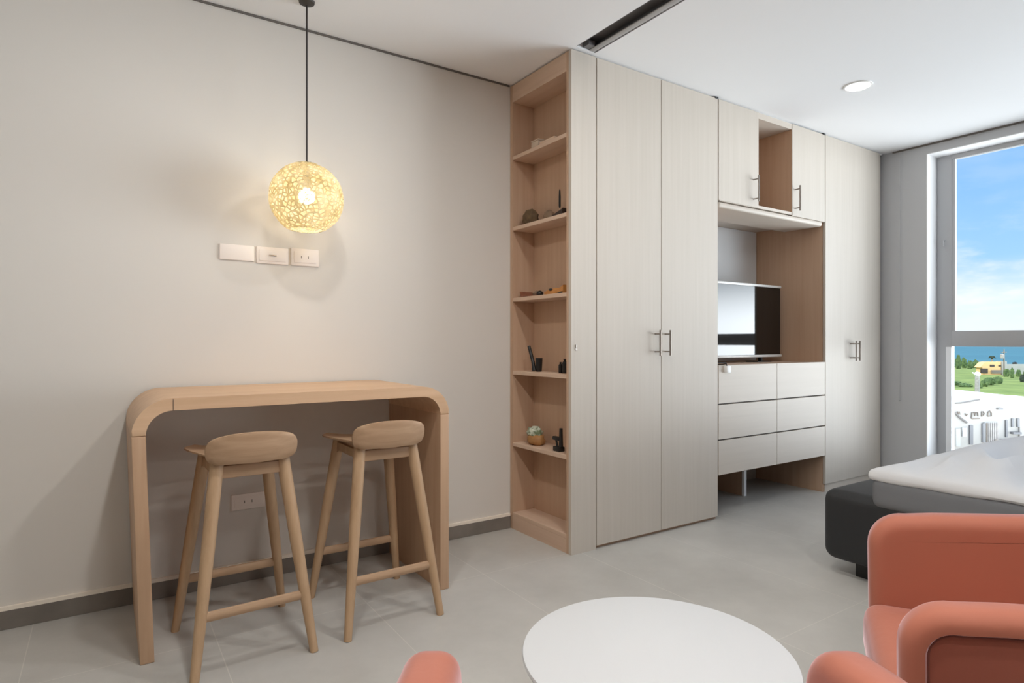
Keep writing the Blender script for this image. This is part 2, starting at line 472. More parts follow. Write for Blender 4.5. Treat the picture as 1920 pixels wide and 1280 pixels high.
# sliding-door track recessed in the ceiling
tr = thing('ceiling_track', 'dark grey sliding-door track recessed in the ceiling from the wardrobe corner', 'door track', (2.08, 0, HC))
obj('channel', bx(SX0 + .0005, SX1 - .0005, YB, SY1 - .001, HC + .045, HC + .0595), 'track', tr, 0)
obj('channel_side', bx(SX0 + .0005, SX0 + .006, YB, SY1 - .001, HC + .001, HC + .0445), 'track', tr, 0)
obj('channel_side', bx(SX1 - .006, SX1 - .0005, YB, SY1 - .001, HC + .001, HC + .0445), 'track', tr, 0)
obj('flange', bx(SX1 - .042, SX1 - .0065, YB, SY1 - .001, HC + .0015, HC + .008, .002), 'track_light', tr, 35)
obj('end_stop', bx(SX1 - .085, SX1 - .043, SY1 - .05, SY1 - .004, HC + .005, HC + .0295), 'track', tr, 0)

# ================================================================== CABINETS
FY0, FY1 = 2.457, 2.477     # front plane of all the doors and their backs
YBK = YL - .003

# open end shelf
bs = thing('bookcase', 'tall narrow open oak shelf unit built onto the end of the wardrobe', 'shelf', (2.09, 2.75, 0))
XB0, XB1 = 2.0, 2.1675
obj('side_panel', bx(XB0, XB1, FY0, FY0 + .022, .0, 2.604), 'front', bs)
obj('post', bx(XB0 - .0005, XB0 + .03, FY0 + .0225, FY0 + .04, 0, 2.604), 'carcass', bs)
obj('side_panel', bx(XB0, XB1, YBK - .024, YBK, 0, 2.604), 'carcass', bs)
obj('back_panel', bx(XB1 - .012, XB1, FY0 + .0225, YBK - .0245, 0, 2.604), 'carcass', bs)
obj('top_rail', bx(XB0 + .0005, XB1 - .0125, FY0 + .0405, YBK - .0245, 2.505, 2.604), 'carcass_y', bs)
obj('plinth', bx(XB0 + .0005, XB1 - .0125, FY0 + .0405, YBK - .0245, 0, .075), 'carcass_y', bs)
SH = [.097, .508, .928, 1.356, 1.772, 2.187]
for z in SH:
    obj('shelf', bx(XB0 + .001, XB1 - .0125, FY0 + .0405, YBK - .0245, z - .022, z, .0015, 1), 'carcass_y', bs)
b = B(); tube(b, [(2.03, FY0 - .004, 1.06), (2.03, FY0, 1.06)], .006, 12); box(b, 2.026, 2.034, FY0 - .006, FY0 - .0005, 1.068, 1.083)
obj('lock', b, 'metal', bs)

def bar_handle(x, z0, z1, parent, out=.04, r=.0055):
    b = B()
    tube(b, [(x, FY0 - out, z0), (x, FY0 - out, z1)], r, 12)
    for z in (z0 + .022, z1 - .022):
        tube(b, [(x, FY0 + .001, z), (x, FY0 - out, z)], r * .75, 10)
    return obj('handle', b, 'metal', parent)

def door(parent, xa, xb, z0, z1, name='door'):
    return obj(name, bx(xa + .0018, xb - .0018, FY0, FY1, z0, z1, .0015, 1), 'front', parent)

# two-door wardrobe
wd = thing('wardrobe', 'tall pale oak two-door wardrobe beside the open end shelves', 'wardrobe', (2.67, 2.75, 0))
obj('carcass', bx(2.171, 3.168, FY1 + .001, YBK, .0, 2.604), 'carcass', wd)
d1 = door(wd, 2.1725, 2.663, .018, 2.604); bar_handle(2.612, 1.02, 1.165, d1)
d2 = door(wd, 2.663, 3.166, .018, 2.604); bar_handle(2.694, 1.02, 1.165, d2)
obj('hinge_cap', bx(3.136, 3.168, FY0 - .004, FY0 + .02, 2.6, 2.611, .003), 'black', wd)

# wall cabinet with an open middle bay
wc = thing('overhead_cabinet', 'pale oak wall cabinet with open middle bay above the television', 'cabinet', (3.77, 2.75, 1.94))
ZC = 1.975
obj('side_panel', bx(3.170, 3.188, FY1 + .001, YBK, ZC, 2.604), 'carcass', wc)
obj('side_panel', bx(4.356, 4.374, FY1 + .001, YBK, ZC, 2.604), 'carcass', wc)
obj('divider', bx(3.566, 3.582, FY1 + .001, YBK, ZC + .019, 2.564), 'carcass', wc)
obj('divider', bx(3.957, 3.973, FY0 + .003, YBK, ZC + .019, 2.564), 'carcass', wc)
obj('bottom_board', bx(3.1885, 4.3555, FY0 + .004, YBK - .0125, ZC, ZC + .0185), 'front_x', wc)
obj('top_board', bx(3.1885, 4.3555, FY0 + .004, YBK - .0125, 2.565, 2.604), 'front_x', wc)
obj('back_panel', bx(3.1885, 4.3555, YBK - .012, YBK, ZC + .001, 2.603), 'carcass', wc)
M['niche_back'] = mat('white_niche_panel', lin(240, 244, 247), .6)
obj('added_niche_panel', bx(3.175, 4.370, YBK - .006, YBK, .951, ZC - .0005), 'niche_back', wc, 0)  # whiter sheet added over the wall to lighten the dim niche
d1 = door(wc, 3.171, 3.581, ZC + .003, 2.604); bar_handle(3.522, 2.005, 2.175, d1)
d2 = door(wc, 3.958, 4.373, ZC - .006, 2.604); bar_handle(3.99, 2.0, 2.175, d2)
obj('light_rail', bx(3.172, 4.335, FY0 - .002, FY0 + .30, ZC - .042, ZC - .0065, .014, 4), 'front_x', wc)
obj('hinge_cap', bx(4.341, 4.3735, FY0 - .004, FY0 + .02, 2.6, 2.611, .003), 'black', wc)

# drawer chest below the niche
dr = thing('drawer_chest', 'pale six-drawer chest hung under the television niche', 'drawers', (3.77, 2.75, .27))
obj('carcass', bx(3.171, 4.373, FY1 + .001, YBK, .275, .9295), 'dark_wood', dr)  # dark body colour stands in for shade in the drawer gaps
obj('top_board', bx(3.171, 4.373, FY0 + .003, YBK, .93, .949), 'carcass_y', dr)
XM = 3.782
for xa, xb in ((3.171, XM), (XM, 4.373)):
    for z0, z1 in ((.714, .952), (.491, .706), (.270, .483)):
        obj('drawer', bx(xa + .0015, xb - .0015, FY0, FY1 - .0005, z0, z1, .0015, 1), 'front_x', dr)
obj('support_panel', bx(3.79, 3.812, 2.735, YBK, 0, .2745), 'carcass', dr)
obj('support_edge', bx(3.786, 3.814, 2.717, 2.7345, 0, .2745), 'bead', dr)

# right tall wardrobe
w3 = thing('wardrobe', 'tall pale single-door wardrobe next to the window wall', 'wardrobe', (4.77, 2.75, 0))
obj('side_panel', bx(4.3755, 4.395, FY1 + .001, YBK, 0, 2.604), 'carcass', w3)
obj('carcass', bx(4.3955, 5.20, FY1 + .001, YBK, 0, 2.604), 'carcass', w3)
d1 = door(w3, 4.375, 5.145, .06, 2.604)
obj('plinth', bx(4.3955, 5.20, FY0 + .012, FY1 + .0005, 0, .058), 'front_x', w3)
b = B(); box(b, 5.147, 5.18, FY0 + .004, FY1 + .001, .06, 2.604); box(b, 5.1805, 5.245, FY0 + .03, FY0 + .05, 0, 2.604, .004)
obj('filler_strip', b, 'front', w3)
bar_handle(4.72, .955, 1.105, d1, .045, .006); bar_handle(4.775, .955, 1.105, d1, .045, .006)

# television
tv = thing('television', 'flat-screen television with silver edge standing in the wardrobe niche', 'television', (3.80, 2.80, .949))
obj('housing', bx(3.325, 4.274, 2.756, 2.80, .992, 1.517, .004), 'black', tv)
obj('bezel', bx(3.322, 4.277, 2.742, 2.7555, 1.503, 1.520, .003), 'bezel', tv)
obj('bezel', bx(3.322, 4.277, 2.738, 2.7555, .985, 1.003, .003), 'bezel', tv)
obj('screen', bx(3.326, 4.273, 2.75, 2.7555, 1.0035, 1.5025), 'screen', tv, 0)
for xs_ in (3.535, 4.065):
    b = B(); box(b, xs_ - .085, xs_ + .085, 2.74, 2.84, .9495, .956, .002); box(b, xs_ - .01, xs_ + .01, 2.765, 2.79, .955, .993)
    obj('foot', b, 'black', tv)
ad = thing('power_adapter', 'small white plug adapter hanging over the drawer chest top below the television', 'adapter', (3.25, 2.45, .91))
obj('body', bx(3.222, 3.262, 2.432, 2.4565, .905, .948, .004), 'white', ad)
b = B(); tube(b, [(3.235, 2.444, .945), (3.233, 2.446, .962), (3.23, 2.475, .957), (3.215, 2.56, .9535), (3.22, 2.7, .953)], .0035, 8)
obj('cable', b, 'black', ad)

# ================================================================== LEFT WALL
# switch plates and sockets
def wall_plate(px0, px1, z0, z1, label, cat, detail):
    t = thing('switch_plate' if cat == 'switch' else cat.replace(' ', '_'), label, cat, ((px0 + px1) / 2, YL, z0))
    obj('plate', bx(px0, px1, YL - .009, YL - .0005, z0, z1, .003), 'plate', t)
    xm, zm = (px0 + px1) / 2, (z0 + z1) / 2
    if detail == 'switch':
        obj('rocker', bx(px0 + .012, px1 - .012, YL - .0125, YL - .0092, z0 + .012, z1 - .012, .0015), 'plate', t)
        b = B(); tube(b, [(xm - .016, YL - .0137, zm), (xm + .016, YL - .0137, zm)], .0035, 8); obj('indicator', b, 'metal', t)
    if detail == 'socket':
        obj('socket_insert', bx(px0 + .014, px1 - .014, YL - .0115, YL - .0092, z0 + .014, z1 - .014, .001), 'plate', t)
        for dx in (-.02, .012): obj('slot', bx(xm + dx, xm + dx + .004, YL - .0122, YL - .0117, zm - .006, zm + .006), 'metal', t)
    return t
def wx(px):   # x on the left wall under a column of the frame
    s = (px - 960) / FPX
    return (RX * s + FX) / (RY * s + FY) * YL
def wz(px, py):
    s = (px - 960) / FPX
    return EYE - (py - 640) / FPX * (YL / (RY * s + FY))
wall_plate(wx(411), wx(476), wz(444, 488), wz(444, 459), 'blank white wall plate, leftmost of three under the pendant lamp', 'wall plate', 'none')
wall_plate(wx(480), wx(540), wz(510, 495), wz(510, 464), 'white light switch with small grey mark, middle plate under the pendant lamp', 'switch', 'switch')
wall_plate(wx(545), wx(597), wz(571, 499), wz(571, 467), 'white power socket, rightmost of three plates under the pendant lamp', 'socket', 'socket')
wall_plate(wx(433), wx(497), wz(465, 953), wz(465, 924), 'low white socket on the wall beneath the bar table', 'socket', 'socket')

# pendant lamp
PX, PY = .75, 2.777
pd = thing('pendant_lamp', 'yellowish woven globe pendant lamp hanging above the bar table', 'lamp', (PX, PY, HC))
b = B(); lathe(b, [(.001, HC - .001), (.035, HC - .001), (.033, HC - .01), (.004, HC - .022)], PX, PY, 24); obj('canopy', b, 'canopy', pd)
b = B(); tube(b, [(PX, PY, HC - .02), (PX, PY, 1.82)], .0042, 8); obj('cord', b, 'cord', pd)
PZ = 1.735; RR = .16
prof = []
for k in range(3, 27):
    a = PI * k / 30 if k < 26 else PI * 25.5 / 30
    prof.append((RR * math.sin(a) * (1 + .012 * math.sin(3 * a)), PZ + RR * math.cos(a) * .985))
b = B(); lathe(b, prof, PX, PY, 48, cap=False)
for v in b.verts:
    d = Vector((v.co.x - PX, v.co.y - PY, v.co.z - PZ))
    k = 1 + .022 * noise.noise(d * 16)
    v.co = Vector((PX, PY, PZ)) + d * k
o = obj('lamp_shade', b, 'shade', pd, 60)
sm = o.modifiers.new('thickness', 'SOLIDIFY'); sm.thickness = .003
b = B(); lathe(b, [(.012, PZ + .155), (.05, PZ + .152), (.052, PZ + .145), (.012, PZ + .142)], PX, PY, 24); obj('shade_cap', b, M['shade'], pd)
b = B(); lathe(b, [(.006, PZ + .16), (.018, PZ + .10), (.019, PZ + .055), (.014, PZ + .045)], PX, PY, 16); obj('bulb_holder', b, 'canopy', pd)
b = B(); bmesh.ops.create_uvsphere(b, u_segments=20, v_segments=12, radius=.034, matrix=Matrix.Translation((PX, PY, PZ + .008))); obj('bulb', b, 'bulb', pd)

# recessed downlights
def downlight(x, y, label, m='lamp_glow'):
    t = thing('downlight', label, 'ceiling light', (x, y, HC))
    b = B(); lathe(b, [(.066, HC - .0005), (.078, HC - .0005), (.077, HC - .005), (.066, HC - .006)], x, y, 36, cap=False); obj('trim_ring', b, 'white', t)
    b = B(); lathe(b, [(.0655, HC - .004), (.0655, HC - .0015), (.001, HC - .0015), (.001, HC - .004)], x, y, 36, cap=False); obj('diffuser', b, m, t)
    return t
downlight(3.716, 1.89, 'round white recessed downlight glowing in the ceiling before the cabinets')
for yy, where in ((1.55, 'nearest the bar table'), (.65, 'second from the bar table'), (-.35, 'third from the bar table'), (-1.35, 'farthest from the bar table')):  # row line read off the table's shadow; multiplied unseen to soften shadows
    downlight(.463, yy, 'unseen recessed fill downlight in the ceiling row over the bar stools, ' + where, 'lamp_fill')

for yy, where in ((1.3, 'nearest the wardrobe'), (.1, 'farther from the wardrobe')):  # added unseen row that brightens the right part of the wall
    downlight(1.5, yy, 'added unseen fill downlight beside the sliding-door track, ' + where, 'lamp_fill')

# blind cord on the window wall
b = B(); tube(b, [(XW - .012, 2.345, HC - .02), (XW - .012, 2.345, 1.2), (XW - .012, 2.345, .66)], .0022, 8)
lathe(b, [(.002, .665), (.006, .655), (.006, .635), (.002, .63)], XW - .012, 2.345, 10)
tag(obj('blind_cord', b, 'wall_window'), 'thin white blind cord hanging down the grey window wall', 'cord')

# ================================================================== BAR TABLE
bt = thing('bar_table', 'oak waterfall bar table with rounded corners against the left wall', 'table', (.67, 2.72, 0))
YT0, YT1 = 2.43, YL - .014
TZ, TT = .903, .043
def arc(cx, cz, r, a0, a1, n=10):
    return [(cx + r * math.cos(a0 + (a1 - a0) * k / n), cz + r * math.sin(a0 + (a1 - a0) * k / n)) for k in range(n + 1)]
XLo, XRo, RO = .075, 1.279, .125
RI = RO - TT
ZJ = TZ - RO
topo = [(XLo, ZJ)] + arc(XLo + RO, ZJ, RO, PI, PI / 2)[1:] + arc(XRo - RO, ZJ, RO, PI / 2, 0) + \
       arc(XRo - RO, ZJ, RI, 0, PI / 2) + arc(XLo + RO, ZJ, RI, PI / 2, PI)
b = B(); prism(b, topo, 'xz', YT0, YT1, .004); obj('tabletop', b, 'oak_x', bt, 30)
b = B(); prism(b, [(XLo + .026, 0), (XLo, ZJ - .0005), (XLo + TT, ZJ - .0005), (XLo + .026 + TT, 0)], 'xz', YT0, YT1, .004); obj('leg_panel', b, 'oak_z', bt, 30)
b = B(); prism(b, [(XRo, 0), (XRo, ZJ - .0005), (XRo - TT, ZJ - .0005), (XRo - TT, 0)], 'xz', YT0, YT1, .004); obj('leg_panel', b, 'oak_z', bt, 30)
b = B()
prism(b, [(XLo + RO - .001, TZ - TT - .0006), (XLo + RO + .001, TZ - TT - .0006), (XLo + RO + .001, TZ - .004), (XLo + RO - .001, TZ - .004)], 'xz', YT0 - .0006, YT0 + .002)
obj('joint', b, 'dark_wood', bt, 0)

# ================================================================== BAR STOOLS
def make_stool():
    t = thing('bar_stool', 'low-backed oak bar stool at the left end of the bar table', 'stool', (0, 0, 0), group='bar stools at the bar table', world=False)
    feet = {(-1, -1): (-.192, -.235), (1, -1): (.192, -.225), (-1, 1): (-.196, .228), (1, 1): (.196, .228)}
    tops = {k: (k[0] * .108, k[1] * .128) for k in feet}
    ZT = .688
    def at(k, z):
        f, p = feet[k], tops[k]; a = z / ZT
        return Vector((f[0] + (p[0] - f[0]) * a, f[1] + (p[1] - f[1]) * a, z))
    for k in feet:
        b = B(); tube(b, [at(k, 0), at(k, .15), at(k, .4), at(k, .6), at(k, ZT)], [.0145, .0175, .0215, .0225, .0225], 16)
        obj('leg', b, 'stool', t)
    for sy in (-1, 1):
        a, c = at((-1, sy), .2), at((1, sy), .2)
        b = B(); tube(b, [a, c], 0, 12, flat=(.017, .010)); obj('foot_rail', b, 'stool_x', t)
        a, c = at((-1, sy), .655), at((1, sy), .655)
        b = B(); box(b, a.x, c.x, a.y - .010, a.y + .010, .633, .676, .004); obj('apron', b, 'stool_x', t)
    for sx in (-1, 1):
        a, c = at((sx, -1), .655), at((sx, 1), .655)
        b = B(); prism(b, [(a.y, .625), (a.y + .05, .648), (c.y - .05, .648), (c.y, .625), (c.y, .678), (a.y, .678)], 'yz', a.x - .009, a.x + .009, .003)
        obj('apron', b, 'stool', t)
    # seat: dished plate, wide and pointed at the front corners
    b = B()
    ys = [-.165 + .35 * k / 14 for k in range(15)]
    def half(y):
        u = (y + .165) / .35
        return .135 + .045 * math.sin(min(u * 1.15, 1) * PI / 2) - (.045 * max(0, (u - .8) / .2) ** 2)
    top, bot = [], []
    for y in ys:
        r1, r2 = [], []
        for j in range(13):
            a = -1 + 2 * j / 12
            x = a * half(y)
            z = .697 + .016 * a * a + .004 * math.cos((y + .165) * 9)
            th = .022 * (1 - .75 * abs(a) ** 3)
            r1.append(b.verts.new((x, y, z))); r2.append(b.verts.new((x, y, z - th)))
        top.append(r1); bot.append(r2)
    for i in range(14):
        for j in range(12):
            b.faces.new((top[i][j], top[i][j + 1], top[i + 1][j + 1], top[i + 1][j]))
            b.faces.new((bot[i][j], bot[i + 1][j], bot[i + 1][j + 1], bot[i][j + 1]))
    for i in range(14):
        for j in (0, 12):
            b.faces.new((top[i][j], top[i + 1][j], bot[i + 1][j], bot[i][j]))
    for i in (0, 14):
        for j in range(12):
            b.faces.new((top[i][j], bot[i][j], bot[i][j + 1], top[i][j + 1]))
    obj('seat', b, 'stool_x', t, 50)
    # backrest: low stadium-shaped shell bent round the back of the seat
    b = B()
    zs = [0, .012, .03, .05, .07, .088, .1, .106]
    fr, bk = [], []
    for z in zs:
        u = abs(z - .055) / .055
        hw = .150 - (.05 if z > .055 else .034) * (1 - math.sqrt(max(0, 1 - u ** 2.6)))
        r1, r2 = [], []
        for j in range(15):
            a = -1 + 2 * j / 14
            x = a * hw
            y = -.178 + .026 * (x / .148) ** 2 - .018 * z / .106
            zz = z - (.014 * abs(a) ** 2.5 * (z / .106))
            th = .012 * math.sqrt(max(.08, 1 - .85 * abs(a) ** 6)) * math.sqrt(max(.15, 1 - .8 * u ** 4))
            r1.append(b.verts.new((x, y + th, .685 + zz))); r2.append(b.verts.new((x, y - th, .685 + zz)))
        fr.append(r1); bk.append(r2)
    n = len(zs)
    for i in range(n - 1):
        for j in range(14):
            b.faces.new((fr[i][j], fr[i][j + 1], fr[i + 1][j + 1], fr[i + 1][j]))
            b.faces.new((bk[i][j], bk[i + 1][j], bk[i + 1][j + 1], bk[i][j + 1]))
        for j in (0, 14):
            b.faces.new((fr[i][j], fr[i + 1][j], bk[i + 1][j], bk[i][j]))
    for i in (0, n - 1):
        for j in range(14):
            b.faces.new((fr[i][j], bk[i][j], bk[i][j + 1], fr[i][j + 1]))
    obj('backrest', b, 'stool_x', t, 50)
    return t
st = make_stool()
st.location = (.425, 2.425, 0); st.rotation_euler = (0, 0, .02)
dup(st, (.937, 2.445, 0), 0, 'low-backed oak bar stool at the right end of the bar table')

# ================================================================== COFFEE TABLE
cx, cy = cam_xy(.325, 1.385)
ct = thing('coffee_table', 'round white coffee table between the two coral armchairs', 'table', (cx, cy, 0))
b = B(); lathe(b, [(.001, .382), (.290, .382), (.3005, .389), (.3025, .394), (.3005, .399), (.298, .4), (.001, .4)], cx, cy, 96, cap=False)
bmesh.ops.holes_fill(b, edges=[e for e in b.edges if e.is_boundary]); obj('tabletop', b, 'table', ct, 40)
b = B(); lathe(b, [(.022, .02), (.02, .1), (.02, .38), (.05, .3815)], cx, cy, 24); obj('column', b, 'table_metal', ct)
b = B(); lathe(b, [(.19, 0), (.19, .006), (.18, .012), (.03, .022)], cx, cy, 48); obj('base', b, 'table_metal', ct)

# ================================================================== ARMCHAIRS
def make_armchair(label):
    t = thing('armchair', label, 'armchair', (0, 0, 0), group='coral armchairs', world=False)
    # x forward, y left
    def top(x): return .615 + .06 * max(0, (.30 - x) / .60) ** 1.0
    for sy in (-1, 1):
        yc = sy * .325
        out = [(.350, .16), (.352, .30), (.354, .42), (.355, .515)]
        out += [(.265 + .09 * math.cos(k * PI / 20), .527 + .09 * math.sin(k * PI / 20)) for k in range(0, 11)]
        out += [(x, top(x) + .002) for x in (.2, .1, 0, -.1, -.2, -.3)] + [(-.335, .672), (-.358, .655), (-.365, .62), (-.365, .5), (-.36, .3), (-.355, .16)]
        n = len(out)
        nor = []
        for q in range(n):
            e1 = (Vector(out[q]) - Vector(out[q - 1])).normalized(); e2 = (Vector(out[(q + 1) % n]) - Vector(out[q])).normalized()
            a = Vector((e1.y, -e1.x)) * -1; c = Vector((e2.y, -e2.x)) * -1
            m_ = (a + c).normalized(); nor.append(m_ / max(.5, m_.dot(a)))
        HT, RB = .045, .034       # half thickness of the arm and rounding of its edge
        prof = [(.05, -HT)] + [(RB * (1 - math.sin(k * PI / 12)), -HT + RB * (1 - math.cos(k * PI / 12))) for k in range(0, 7)]
        prof += [(RB * (1 - math.cos(k * PI / 12)), HT - RB + RB * math.sin(k * PI / 12)) for k in range(0, 6)] + [(RB + .004, HT - .002), (RB + .008, HT - .010), (RB + .008, HT - .020)]
        b = B(); rings = []
        for d, yy in prof:
            rings.append([b.verts.new((p[0] + nv.x * d, yc + sy * yy, p[1] + nv.y * d)) for p, nv in zip(out, nor)])
        for ra, rb_ in zip(rings, rings[1:]):
            for q in range(n):
                b.faces.new((ra[q], ra[(q + 1) % n], rb_[(q + 1) % n], rb_[q]))
        b.faces.new(rings[0])
        arm = obj('arm', b, 'velvet', t, 50)
        ins = [(p[0] + nv.x * (RB + .009), p[1] + nv.y * (RB + .009)) for p, nv in zip(out, nor)]
        ya, yb = sorted((yc + sy * (HT - .030), yc + sy * (HT - .014)))
        b = B(); prism(b, ins, 'xz', ya, yb, .004); obj('arm_panel', b, 'velvet_shaded', arm, 40)['label'] = 'outer panel in coral darkened for its shade'
        b = B(); tube(b, [(p[0], yc + sy * (HT - .013), p[1]) for p in ins], .0035, 8); obj('piping', b, 'velvet_dark', arm, 60)
    b = B(); rbox(b, -.26, .372, -.282, .282, .235, .385, .045, (8, 8, 2))
    for v in b.verts:
        if v.co.z > .34: v.co.z += .015 * (1 - (v.co.y / .262) ** 2) * (1 - ((v.co.x - .05) / .33) ** 2)
    obj('seat_cushion', b, 'velvet', t, 60)
    b = B(); rbox(b, -.33, .34, -.282, .282, .13, .233, .025, (4, 4, 2)); obj('seat_base', b, 'velvet', t, 60)
    b = B(); rbox(b, -.06, .06, -.282, .282, 0, .50, .05, (3, 8, 6))
    for v in b.verts:
        v.co.x += -.27 - v.co.z * .16 + .02 * (v.co.y / .262) ** 2
        v.co.z += .30
    obj('backrest', b, 'velvet', t, 60)
    for sx in (-1, 1):
        for sy in (-1, 1):
            b = B(); tube(b, [(sx * .27, sy * .22, 0), (sx * .255, sy * .21, .131)], [.012, .019], 12); obj('leg', b, 'chair_leg', t)
    return t
ac = make_armchair('coral velvet armchair side-on beside the round white table, near the bed')
cxa, cya = cam_xy(1.193, 1.303)
ac.location = (cxa, cya, 0); ac.rotation_euler = (0, 0, math.atan2(.861, -.508))
cxb, cyb = cam_xy(.199, .672)
dup(ac, (cxb, cyb, 0), math.atan2(FY, FX) + .0, 'pinkish coral armchair seen from behind, only its two arm tips in view below the table')

# ================================================================== BED
bd = thing('bed', 'low bed with black upholstered base and grey coverlet by the window', 'bed', (3.8, .6, 0))
b = B(); rbox(b, 2.842, 4.72, -.50, 1.62, .075, .405, .055, (6, 8, 3)); obj('bed_base', b, 'leather', bd, 60)
b = B()
for x in (3.0, 4.55):
    for y in (-.3, 1.48): box(b, x - .05, x + .05, y - .05, y + .05, 0, .0745)
for i, (x, y) in enumerate(((2.97, 1.47), (4.6, 1.47), (2.97, -.35), (4.6, -.35))):
    pass
b.free()
for x in (2.98, 4.58):
    for y in (-.35, 1.46):
        obj('leg', bx(x - .045, x + .045, y - .045, y + .045, 0, .078, .004), 'black', bd)
def nz3(x, y, f, s=0): return noise.noise(Vector((x * f, y * f, s)))
b = B(); rbox(b, 2.832, 4.735, -.45, 1.392, .36, .506, .04, (8, 8, 3)); obj('mattress', b, 'mattress', bd, 60)
b = B(); rbox(b, 2.828, 4.74, -.455, 1.40, .485, .522, .018, (56, 52, 1))
for v in b.verts:
    x, y, z = v.co
    if z > .500:
        k = (z - .500) / .022
        e = min(1, (1.40 - y) / .25, (x - 2.83) / .30, (4.74 - x) / .25)
        fold = abs(noise.noise(Vector((x * 1.3 + y * .5, y * 5.2 - x * 1.2, 2.0))))
        v.co.z += k * (.055 * max(0, e) ** .5 * (1 - .25 * abs(x - 3.7)) + .040 * (1 - fold * 4.0) * max(0, e) + .012 * nz3(x, y, 3))
    else:
        v.co.z += .010 * nz3(x, y, 5, 4)
obj('coverlet', b, 'cover', bd, 70)

# ================================================================== SHELF ORNAMENTS
def sy_at(px, x):      # y on a plane x = const under a column of the frame
    s = (px - 960) / FPX
    return x * (RY * s + FY) / (RX * s + FX)
XS = 2.075
def P(px): return sy_at(px, XS)
z = SH[5]
t = thing('keepsake_box', 'small pale wooden block on the topmost shelf', 'box', (XS, P(1022), z))
b = B(); box(b, 2.008, 2.05, P(1027), P(1014), z, z + .034, .003); obj('body', b, 'pale_box', t)
obj('lid', bx(2.006, 2.052, P(1027) - .002, P(1014) + .002, z + .0345, z + .042, .002), 'pale_box', t)
b = B(); prism(b, [(P(1058), z), (P(1030), z), (P(1030), z + .014), (P(1058), z + .014)], 'yz', 2.006, 2.09, .002)
tag(obj('wooden_board', b, 'carcass_y'), 'thin oak board lying on the topmost shelf beside the pale block', 'board')

z = SH[4]
b = B(); blob(b, (XS - .01, P(997), z + .045), (.040, .058, .052), .22, 2.6, 3, 3, z)
tag(obj('carved_stone', b, 'brown_stone', None, 60), 'rounded brown carved stone on the second shelf from the top', 'sculpture')
b = B(); blob(b, (XS + .02, P(1024), z + .03), (.03, .035, .04), .2, 2.2, 3, 8, z)
tag(obj('stone', b, 'tan_stone', None, 60), 'pale tan stone beside the brown carved stone on the shelf', 'stone')
t = thing('toy_boat', 'small dark wooden boat with a black upright sail', 'boat', (XS, P(1050), z))
b = B(); ya, yb = P(1059), P(1039)
prism(b, [(ya + .004, z), (yb - .004, z), (yb, z + .024), ((ya + yb) / 2, z + .03), (ya, z + .05)], 'yz', XS - .018, XS + .018, .004); obj('hull', b, 'dark_wood', t)
b = B(); ym = P(1049.5); lathe(b, [(.0016, z + .027), (.0016, z + .06)], XS, ym, 8); obj('mast', b, 'pale_box', t)
b = B(); lathe(b, [(.004, z + .058), (.006, z + .07), (.006, z + .12), (.0045, z + .15), (.001, z + .162)], XS, ym, 14); obj('sail', b, 'ebony', t)

z = SH[3]
t = thing('wooden_dish', 'reddish-brown shallow wooden dish on the middle shelf', 'dish', (XS, P(1002), z))
b = B(); ya, yb = P(1016), P(986)
prism(b, [(ya, z), (yb - .012, z), (yb, z + .034), (yb - .007, z + .036), (yb - .018, z + .01), (ya, z + .008)], 'yz', XS - .045, XS + .045, .002); obj('tray', b, 'red_wood', t)
obj('lump', blob(B(), (XS + .01, P(1004), z + .02), (.022, .025, .018), .2, 2, 3, 2, z + .006), 'tan_stone', t, 60)
b = B(); blob(b, (XS - .02, P(1017.5), z + .015), (.02, .020, .018), .12, 2, 3, 4, z)
tag(obj('black_pebble', b, 'ebony', None, 60), 'small round black pebble between the two dishes on the shelf', 'pebble')
t = thing('carved_fish', 'amber wooden carving with a black oval on the middle shelf', 'sculpture', (XS, P(1042), z))
b = B(); ya, yb = P(1061), P(1025)
prism(b, [(ya, z), (yb - .004, z), (yb, z + .022), (P(1034), z + .034), (P(1047), z + .038), (P(1053), z + .03), (ya + .003, z + .05), (ya, z + .05)], 'yz', XS - .02, XS + .02, .004); obj('body', b, 'amber_wood', t)
b = B(); blob(b, (XS - .021, P(1038), z + .031), (.006, .018, .007), 0, 1, 2); obj('eye', b, 'ebony', t, 60)
b = B(); prism(b, [(P(1060.5), z + .001), (P(1043), z + .001), (P(1048), z + .008), (P(1060), z + .016)], 'yz', XS - .0225, XS - .0205); obj('fin', b, 'ebony', t)

z = SH[2]
t = thing('pipe_sculpture', 'black bent pipe-shaped figure on the second shelf below the middle one', 'sculpture', (XS, P(1010), z))
b = B(); lathe(b, [(.015, z), (.017, z + .01), (.021, z + .075), (.019, z + .078)], XS, P(1010.5), 18); obj('bowl', b, 'ebony', t)
b = B(); tube(b, [(XS - .02, P(1007), z + .004), (XS - .02, P(1005), z + .05), (XS - .02, P(1001), z + .1), (XS - .02, P(997), z + .145)], [.012, .010, .010, .009], 12); obj('stem', b, 'ebony', t)
for px, r, h, lb in ((1051, .011, .06, 'slim black miniature bottle, the one nearer the pipe figure'), (1059, .015, .078, 'stout black miniature bottle by the shelf post')):
    t = thing('miniature_bottle', lb, 'bottle', (XS, P(px), z), group='black miniature bottles')
    b = B(); lathe(b, [(r * .9, z), (r, z + .004), (r, z + h * .72), (r * .45, z + h * .86), (r * .45, z + h * .93)], XS, P(px), 18); obj('body', b, 'ebony', t)
    b = B(); lathe(b, [(r * .55, z + h * .935), (r * .55, z + h)], XS, P(px), 12); obj('cap', b, 'ebony', t)

